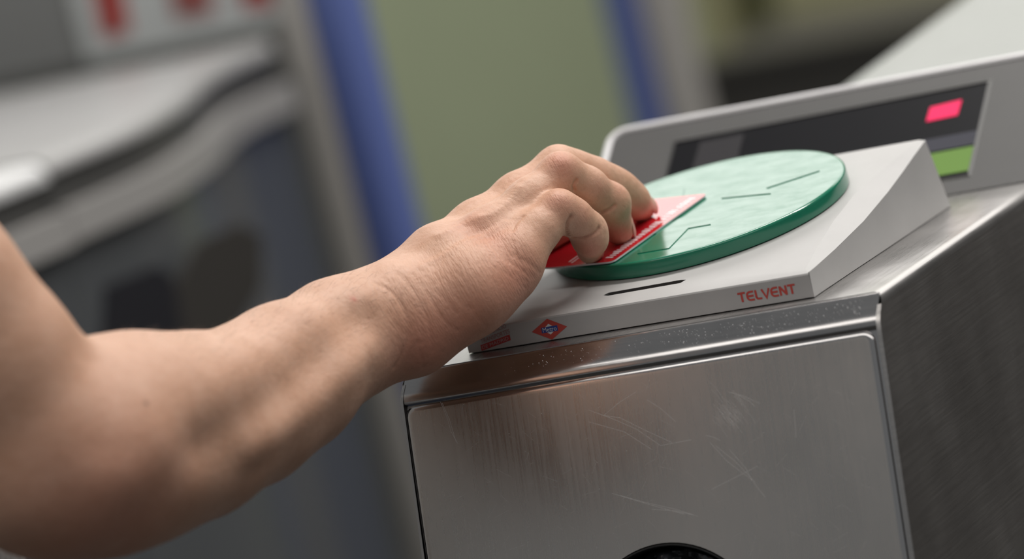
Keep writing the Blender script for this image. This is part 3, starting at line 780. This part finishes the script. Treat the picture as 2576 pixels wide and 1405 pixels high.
def skin_mat():
    m = mat('skin', (.5, .3, .2), .48, spec=.35); nt = NT(m); b = nt.b
    a1 = nt.n('ShaderNodeAttribute', attribute_name='redness'); a2 = nt.n('ShaderNodeAttribute', attribute_name='mole')
    n1 = noise(nt, coords(nt, (55,)*3), 1, 6, .65); base = ramp(nt, n1, [(.3, (.57, .32, .21)), (.55, (.63, .37, .255)), (.75, (.68, .42, .30))])
    n2 = noise(nt, coords(nt, (420,)*3), 1, 4, .7)
    def mix(fac, c1, c2, fs=1.):
        x = nt.n('ShaderNodeMix', data_type='RGBA'); x.inputs[7].default_value = (*c2, 1); nt.l(c1, x.inputs[6])
        mu = nt.n('ShaderNodeMath', operation='MULTIPLY'); nt.l(fac, mu.inputs[0]); mu.inputs[1].default_value = fs; nt.l(mu.outputs[0], x.inputs[0]); return x.outputs[2]
    c = mix(a1.outputs['Fac'], base, (.56, .19, .135), .75); c = mix(maprange(nt, n2, .55, .75, 0, .35), c, (.40, .20, .13)); c = mix(a2.outputs['Fac'], c, (.10, .05, .035), .85)
    nt.l(c, b.inputs['Base Color'])
    vo = nt.n('ShaderNodeTexVoronoi', feature='DISTANCE_TO_EDGE'); vo.inputs['Scale'].default_value = 1; nt.l(coords(nt, (1300,)*3), vo.inputs['Vector'])
    h1 = bump(nt, vo.outputs['Distance'], .18, .0004); n3 = noise(nt, coords(nt, (260,)*3), 1, 5, .6)
    h2 = bump(nt, n3, .42, .0009, h1)
    tc = nt.n('ShaderNodeTexCoord'); cb = nt.n('ShaderNodeCombineXYZ')
    for i, (v3, k) in enumerate((((.87, .5, 0), 1150), ((-.5, .87, 0), 170), ((0, 0, 1), 200))):
        dt = nt.n('ShaderNodeVectorMath', operation='DOT_PRODUCT'); nt.l(tc.outputs['Object'], dt.inputs[0]); dt.inputs[1].default_value = tuple(RC.T @ np.array(v3)*k)
        nt.l(dt.outputs['Value'], cb.inputs[i])
    n4 = noise(nt, cb.outputs[0], 1, 3, .55); a3 = nt.n('ShaderNodeAttribute', attribute_name='wrinkle')
    bn = nt.n('ShaderNodeBump'); bn.inputs['Distance'].default_value = .0012; nt.l(n4, bn.inputs['Height']); nt.l(h2, bn.inputs['Normal'])
    nt.l(maprange(nt, a3.outputs['Fac'], 0, 1, .05, .55), bn.inputs['Strength'])
    nt.l(bn.outputs['Normal'], b.inputs['Normal'])
    b.inputs['Subsurface Weight'].default_value = .12; b.inputs['Subsurface Radius'].default_value = (1, .35, .18); b.inputs['Subsurface Scale'].default_value = .005
    nt.l(maprange(nt, n2, .3, .7, .42, .56), b.inputs['Roughness'])
    return m
person = bpy.data.objects.new('person', me); C.objects.link(person); me.materials.append(skin_mat())
tag(person, 'bare arm and hand of a person pressing a red card onto the green pad', 'person')
# nails, fine hairs, clothing
def axis_frame(t, hint):
    t = t/np.linalg.norm(t); d = hint-t*(hint @ t); d /= np.linalg.norm(d); return t, d, np.cross(t, d)
M_nail = mat('nail', (.58, .33, .25), .35, spec=.4)
RIGHT = RC.T @ np.array([1, .25, -.55])
for fb in (little, ring, middle, index):
    a, b = fb[-2], fb[-1]; t, d, q = axis_frame(b[:3]-a[:3], RIGHT); r = b[3]; c = b[:3]+t*r*.15
    rows = []
    for i, s_ in enumerate(np.linspace(-.85, .75, 8)):
        hw = .95*math.sqrt(max(.05, 1-abs(s_*1.05)**4))
        rows.append([c+t*s_*r*.85+(d*math.cos(th)+q*math.sin(th))*(r*(1.03-.10*max(0, s_)**2)) for th in np.linspace(-hw, hw, 9)])
    v = [Vector(p)+Vector((0, 0, DECK)) for rr in rows for p in rr]
    f = [(i*9+j, i*9+j+1, i*9+10+j, i*9+9+j) for i in range(7) for j in range(8)]
    o = mesh_obj('fingernail', v, f, M_nail, person, 60, raw=True)
    sm = o.modifiers.new('thickness', 'SOLIDIFY'); sm.thickness = .0004; sm.offset = 0
cand = np.nonzero((BN[:, 2] > .25))[0]; RNG.shuffle(cand)
cu = bpy.data.curves.new('arm_hair', 'CURVE'); cu.dimensions = '3D'; cu.bevel_depth = .000028; cu.bevel_resolution = 0
cnt = 0; wr = np.array(P(930, 825, 2.24)); el = np.array(P(240, 1128, EL)); ax_ = (wr-el)/np.linalg.norm(wr-el)
for i in cand:
    p = BVt[i]; m_ = (p-np.array([0, 0, DECK]))/S; t = (m_-el) @ ax_/np.linalg.norm(wr-el)
    if not .12 < t < .98 or np.linalg.norm(m_-el-ax_*((m_-el) @ ax_)) > .07: continue
    L = random.uniform(.003, .0065); n_ = BN[i]; g = ax_*.8+np.array(n_)*random.uniform(.35, .8)+RNG.normal(0, .25, 3); g /= np.linalg.norm(g)
    sp = cu.splines.new('POLY'); sp.points.add(2)
    for k in range(3):
        s_ = k/2; q = p+g*L*s_+np.array([0, 0, -.0012])*s_*s_; sp.points[k].co = (*q, 1); sp.points[k].radius = 1-.7*s_
    cnt += 1
    if cnt > 900: break
ha = bpy.data.objects.new('arm_hair', cu); C.objects.link(ha); ha.parent = person; cu.materials.append(mat('brown_hair', (.10, .06, .035), .5)); ha['kind'] = 'stuff'
def fabric(name, c0, c1):
    m = mat(name, c0, .9, spec=.1); nt = NT(m); n = noise(nt, coords(nt, (260, 260, 500)), 1, 5, .75)
    nt.l(ramp(nt, n, [(.35, c0), (.65, c1)]), nt.b.inputs['Base Color']); nt.l(bump(nt, n, .5, .001), nt.b.inputs['Normal']); return m
M_shirt = fabric('heather_grey_jersey', (.10, .10, .10), (.34, .33, .32))
def loft(rings, n=36):
    v, f = [], []
    for c, a, b in rings:
        for k in range(n):
            th = 2*math.pi*k/n; v.append(np.array(c)+np.array(a)*math.cos(th)+np.array(b)*math.sin(th))
    for i in range(len(rings)-1):
        for k in range(n): f.append((i*n+k, i*n+(k+1) % n, (i+1)*n+(k+1) % n, (i+1)*n+k))
    f += [tuple(range(n)), tuple(range((len(rings)-1)*n, len(rings)*n))]
    return v, f
TX, TY = -.548, -.285
tor = [(z, w, d_) for z, w, d_ in ((-.20, .205, .145), (-.10, .212, .15), (-.03, .206, .142), (.05, .196, .132), (.15, .195, .135), (.27, .205, .14), (.36, .20, .125), (.42, .165, .095), (.455, .08, .07))]
v, f = loft([((TX, TY, z), (w, 0, 0), (0, d_, 0)) for z, w, d_ in tor])
sh = np.array([TX+.185, TY-.02, .385]); u1 = (upper[-1][:3])/S; u0 = upper[-2][:3]/S
sr = []
for c, r in ((sh+np.array([-.07, 0, .0]), .055), (sh, .068), (u1, .070), (u1*.55+u0*.45, .067), (u1*.42+u0*.58, .066)):
    t = u0-u1; t = t/np.linalg.norm(t); a = np.cross(t, [0, 1., 0]); a /= np.linalg.norm(a); sr.append((c, a*r, np.cross(t, a)*r))
v2, f2 = loft(sr); b = len(v); v += v2; f += [tuple(i+b for i in q) for q in f2]
mesh_obj('shirt', v, f, M_shirt, person, 60)
v, f = [], []
for s_ in (-1, 1):
    vv_, ff_ = loft([((TX+s_*.085, TY, -.19), (.105, 0, 0), (0, .125, 0)), ((TX+s_*.095, TY, -.45), (.088, 0, 0), (0, .095, 0)), ((TX+s_*.10, TY, -.70), (.07, 0, 0), (0, .075, 0)), ((TX+s_*.10, TY, FZ+.0002), (.065, 0, 0), (0, .08, 0))])
    b = len(v); v += vv_; f += [tuple(i+b for i in q) for q in ff_]
mesh_obj('trousers', v, f, fabric('dark_denim', (.02, .025, .04), (.05, .06, .09)), person, 60)
# ------------------------------------------------------------------ background: neighbouring turnstile on the left
def atY(px, py, y): return onplane(px, py, (0, y, 0), np.array([0, 1., 0]))
def atX(px, py, x): return onplane(px, py, (x, 0, 0), np.array([1., 0, 0]))
NZ = .048
M_ntop = plastic('pale_cover_paint', (.32, .315, .312), .35, 300)
M_nside = mat('dark_side_steel', (.05, .049, .047), .45, 0)
M_nlow = mat('dark_glossy_side', (.075, .08, .085), .22, .0, spec=.6)
M_nband = mat('grey_rail', (.30, .29, .28), .45, 0)
nt_ = empty('neighbouring_turnstile', V((-1.4, 1.2, FZ)), 'out of focus turnstile with pale curved top cover, standing behind the bent elbow', 'turnstile')
edge = [(-1.050, .50), (-1.054, .75), (-1.0555, .9740), None, (-1.0660, .9920), (-1.068, 1.05), (-1.071, 1.13), (-1.085, 1.215), (-1.127, 1.35), (-1.185, 1.49), (-1.220, 1.60), (-1.234, 1.72)]
k = edge.index(None); parts_ = (edge[:k], spline(edge[k+1:], 4))
for gi, pe in enumerate(parts_):
    BRd = .013 if gi == 1 else .016
    rows = []
    for x, y in pe:
        r = [(-1.86, y+.12, NZ-.03), (-1.86, y+.12, NZ)] + [(x-BRd-.3, y, NZ), (x-BRd, y, NZ)]
        r += [(x-BRd+BRd*math.sin(a), y, NZ-BRd+BRd*math.cos(a)) for a in np.linspace(.2, math.pi/2, 6)] + [(x, y, NZ-BRd-.001), (x-.03, y, NZ-BRd-.001)]
        rows.append(r)
    grid_mesh('top_cover', rows, M_ntop if gi else mat('highlight_end_cover', (.6, .6, .6), .4, .3), nt_, 50)  # nearer cover gets a lighter colour that stands in for its highlight
    def wall(name, z0, z1, out, m_):
        rows = [[(x+out-.03, y, z1), (x+out, y, z1), (x+out, y, z0), (x+out-.03, y, z0)] for x, y in pe]
        grid_mesh(name, rows, m_, nt_, 40)
    wall('side_panel', .0035, .0335, -.006, M_nside)
    wall('side_rail', -.026, .0035, .010, M_nband)
    wall('lower_panel', FZ, -.026, -.004, M_nlow)
    # end faces
    for x, y in (pe[0], pe[-1]):
        mesh_obj('end_panel', [(x-.004, y, FZ), (x-.004, y, .012), (-1.86, y+.12, .012), (-1.86, y+.12, FZ)], [(0, 1, 2, 3)], M_nlow, nt_)
box('joint_recess', (-1.80, .965, FZ), (-1.085, 1.0, .03), M_dark, nt_)
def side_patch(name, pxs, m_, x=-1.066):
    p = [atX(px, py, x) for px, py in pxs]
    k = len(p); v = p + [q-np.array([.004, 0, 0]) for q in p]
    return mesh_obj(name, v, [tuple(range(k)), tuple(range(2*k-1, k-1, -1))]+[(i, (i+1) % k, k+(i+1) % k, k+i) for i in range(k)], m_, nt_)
side_patch('dark_reflection', [(275, 715), (400, 665), (440, 700), (470, 900), (300, 960), (262, 860)], mat('reflection_black', (.008, .008, .012), .5))  # this and the next: dark reflections in the side, put in as coloured patches
side_patch('dark_reflection', [(500, 610), (600, 560), (660, 590), (660, 720), (600, 830), (470, 900), (440, 720)], mat('reflection_brown', (.030, .027, .024), .5), -1.0668)
# sign board standing at the far edge of the neighbouring turnstile
M_sign = mat('white_sign_board', (.75, .77, .75), .45)
ya = 2.05
s0, s1 = atY(212, 118, ya), atY(712, 44, ya)
sb = empty('sign_board', V((s0+s1)/2), 'white sign board with red markings behind the pale turnstile cover', 'sign')
zb = min(s0[2], s1[2])-.004
box('board', (s0[0], ya, zb), (s1[0]+.02, ya+.02, .36), M_sign, sb)
box('board', (s0[0]-.30, ya+.004, zb), (s0[0]-.006, ya+.02, .36), mat('grey_sign_back', (.30, .30, .29), .5), sb)
def sign_bar(pxs, m_):
    p = [atY(px, py, ya-.002) for px, py in pxs]
    k = len(p); v = p+[q+np.array([0, .002, 0]) for q in p]
    mesh_obj('red_bar', v, [tuple(range(k))]+[(i, (i+1) % k, k+(i+1) % k, k+i) for i in range(k)], m_, sb)
M_sr = mat('sign_red', (.50, .022, .010), .45); M_sp = mat('sign_faded_red', (.42, .13, .115), .5)
sign_bar([(212, -120), (285, -130), (322, 78), (262, 96)], M_sr)
sign_bar([(400, -140), (500, -150), (538, 30), (442, 45)], M_sp)
sign_bar([(570, -160), (650, -170), (690, 10), (618, 20)], M_sr)
# gate posts with a blue inner edge
M_pgrey = mat('post_grey', (.40, .38, .355), .4); M_pblue = mat('post_blue', (.10, .14, .36), .45)
def gate_post(gx, bx, py, y, label):
    a, b = [atY(x, py, y)[0] for x in gx]; c, d = [atY(x, py, y)[0] for x in bx]
    r = empty('gate_post', V(((a+d)/2, y, FZ)), label, 'post', 'grey and blue gate posts behind the reader')
    box('post', (a, y, FZ), (b, y+.05, .75), M_pgrey, r, .004)
    box('blue_edge', (c, y-.002, FZ), (d, y+.05, .75), M_pblue, r, .004)
gate_post((776, 862), (868, 962), 388, 1.78, 'blurred grey post with a blue edge, rising behind the wrist')
gate_post((1633, 1722), (1545, 1629), 128, 3.4, 'blurred grey post with a blue edge, rising above the display housing')
# dark counter and pale panels in the distance at the right
M_cnt = mat('dark_brown_counter', (.042, .039, .034), .5); M_pale = mat('pale_yellow_panel', (.34, .33, .19), .5)
yc = 5.2
c0, c1 = atY(1735, 120, yc), atY(2500, 60, yc)
ct = empty('counter', V((c0+c1)/2*np.array([1, 1, 0])+V((0, 0, FZ))*0 if False else V(((c0[0]+c1[0])/2, yc, FZ))), 'dark brown counter far behind the display housing', 'counter')
zc = (c0[2]+c1[2])/2
box('body', (c0[0], yc, FZ), (c1[0]+.3, yc+.5, zc-.02), M_cnt, ct); box('top', (c0[0]-.01, yc-.02, zc-.02), (c1[0]+.31, yc+.52, zc), M_cnt, ct)
yp = 6.2
def pale(gx, label, top=.9):
    a, b = atY(gx[0], 60, yp)[0], atY(gx[1], 60, yp)[0]
    r = empty('pale_cabinet', V(((a+b)/2, yp, FZ)), label, 'cabinet')
    box('body', (a, yp, FZ), (b, yp+.4, top), M_pale, r, .01); box('plinth', (a+.01, yp-.01, FZ), (b-.01, yp, FZ+.1), M_cnt, r)
pale((1752, 1812), 'narrow pale yellow cabinet beside the grey and blue post, far back')
pale((1960, 2400), 'wide pale yellow cabinet beyond the dark counter, far back')
yl = 4.6
xl = atY(760, 200, yl)[0]
tag(box('wall_left', (-6, yl, FZ), (xl, yl+.2, 1.1), wall_mat('dark_grey_wall', (.11, .11, .10))), kind='structure')
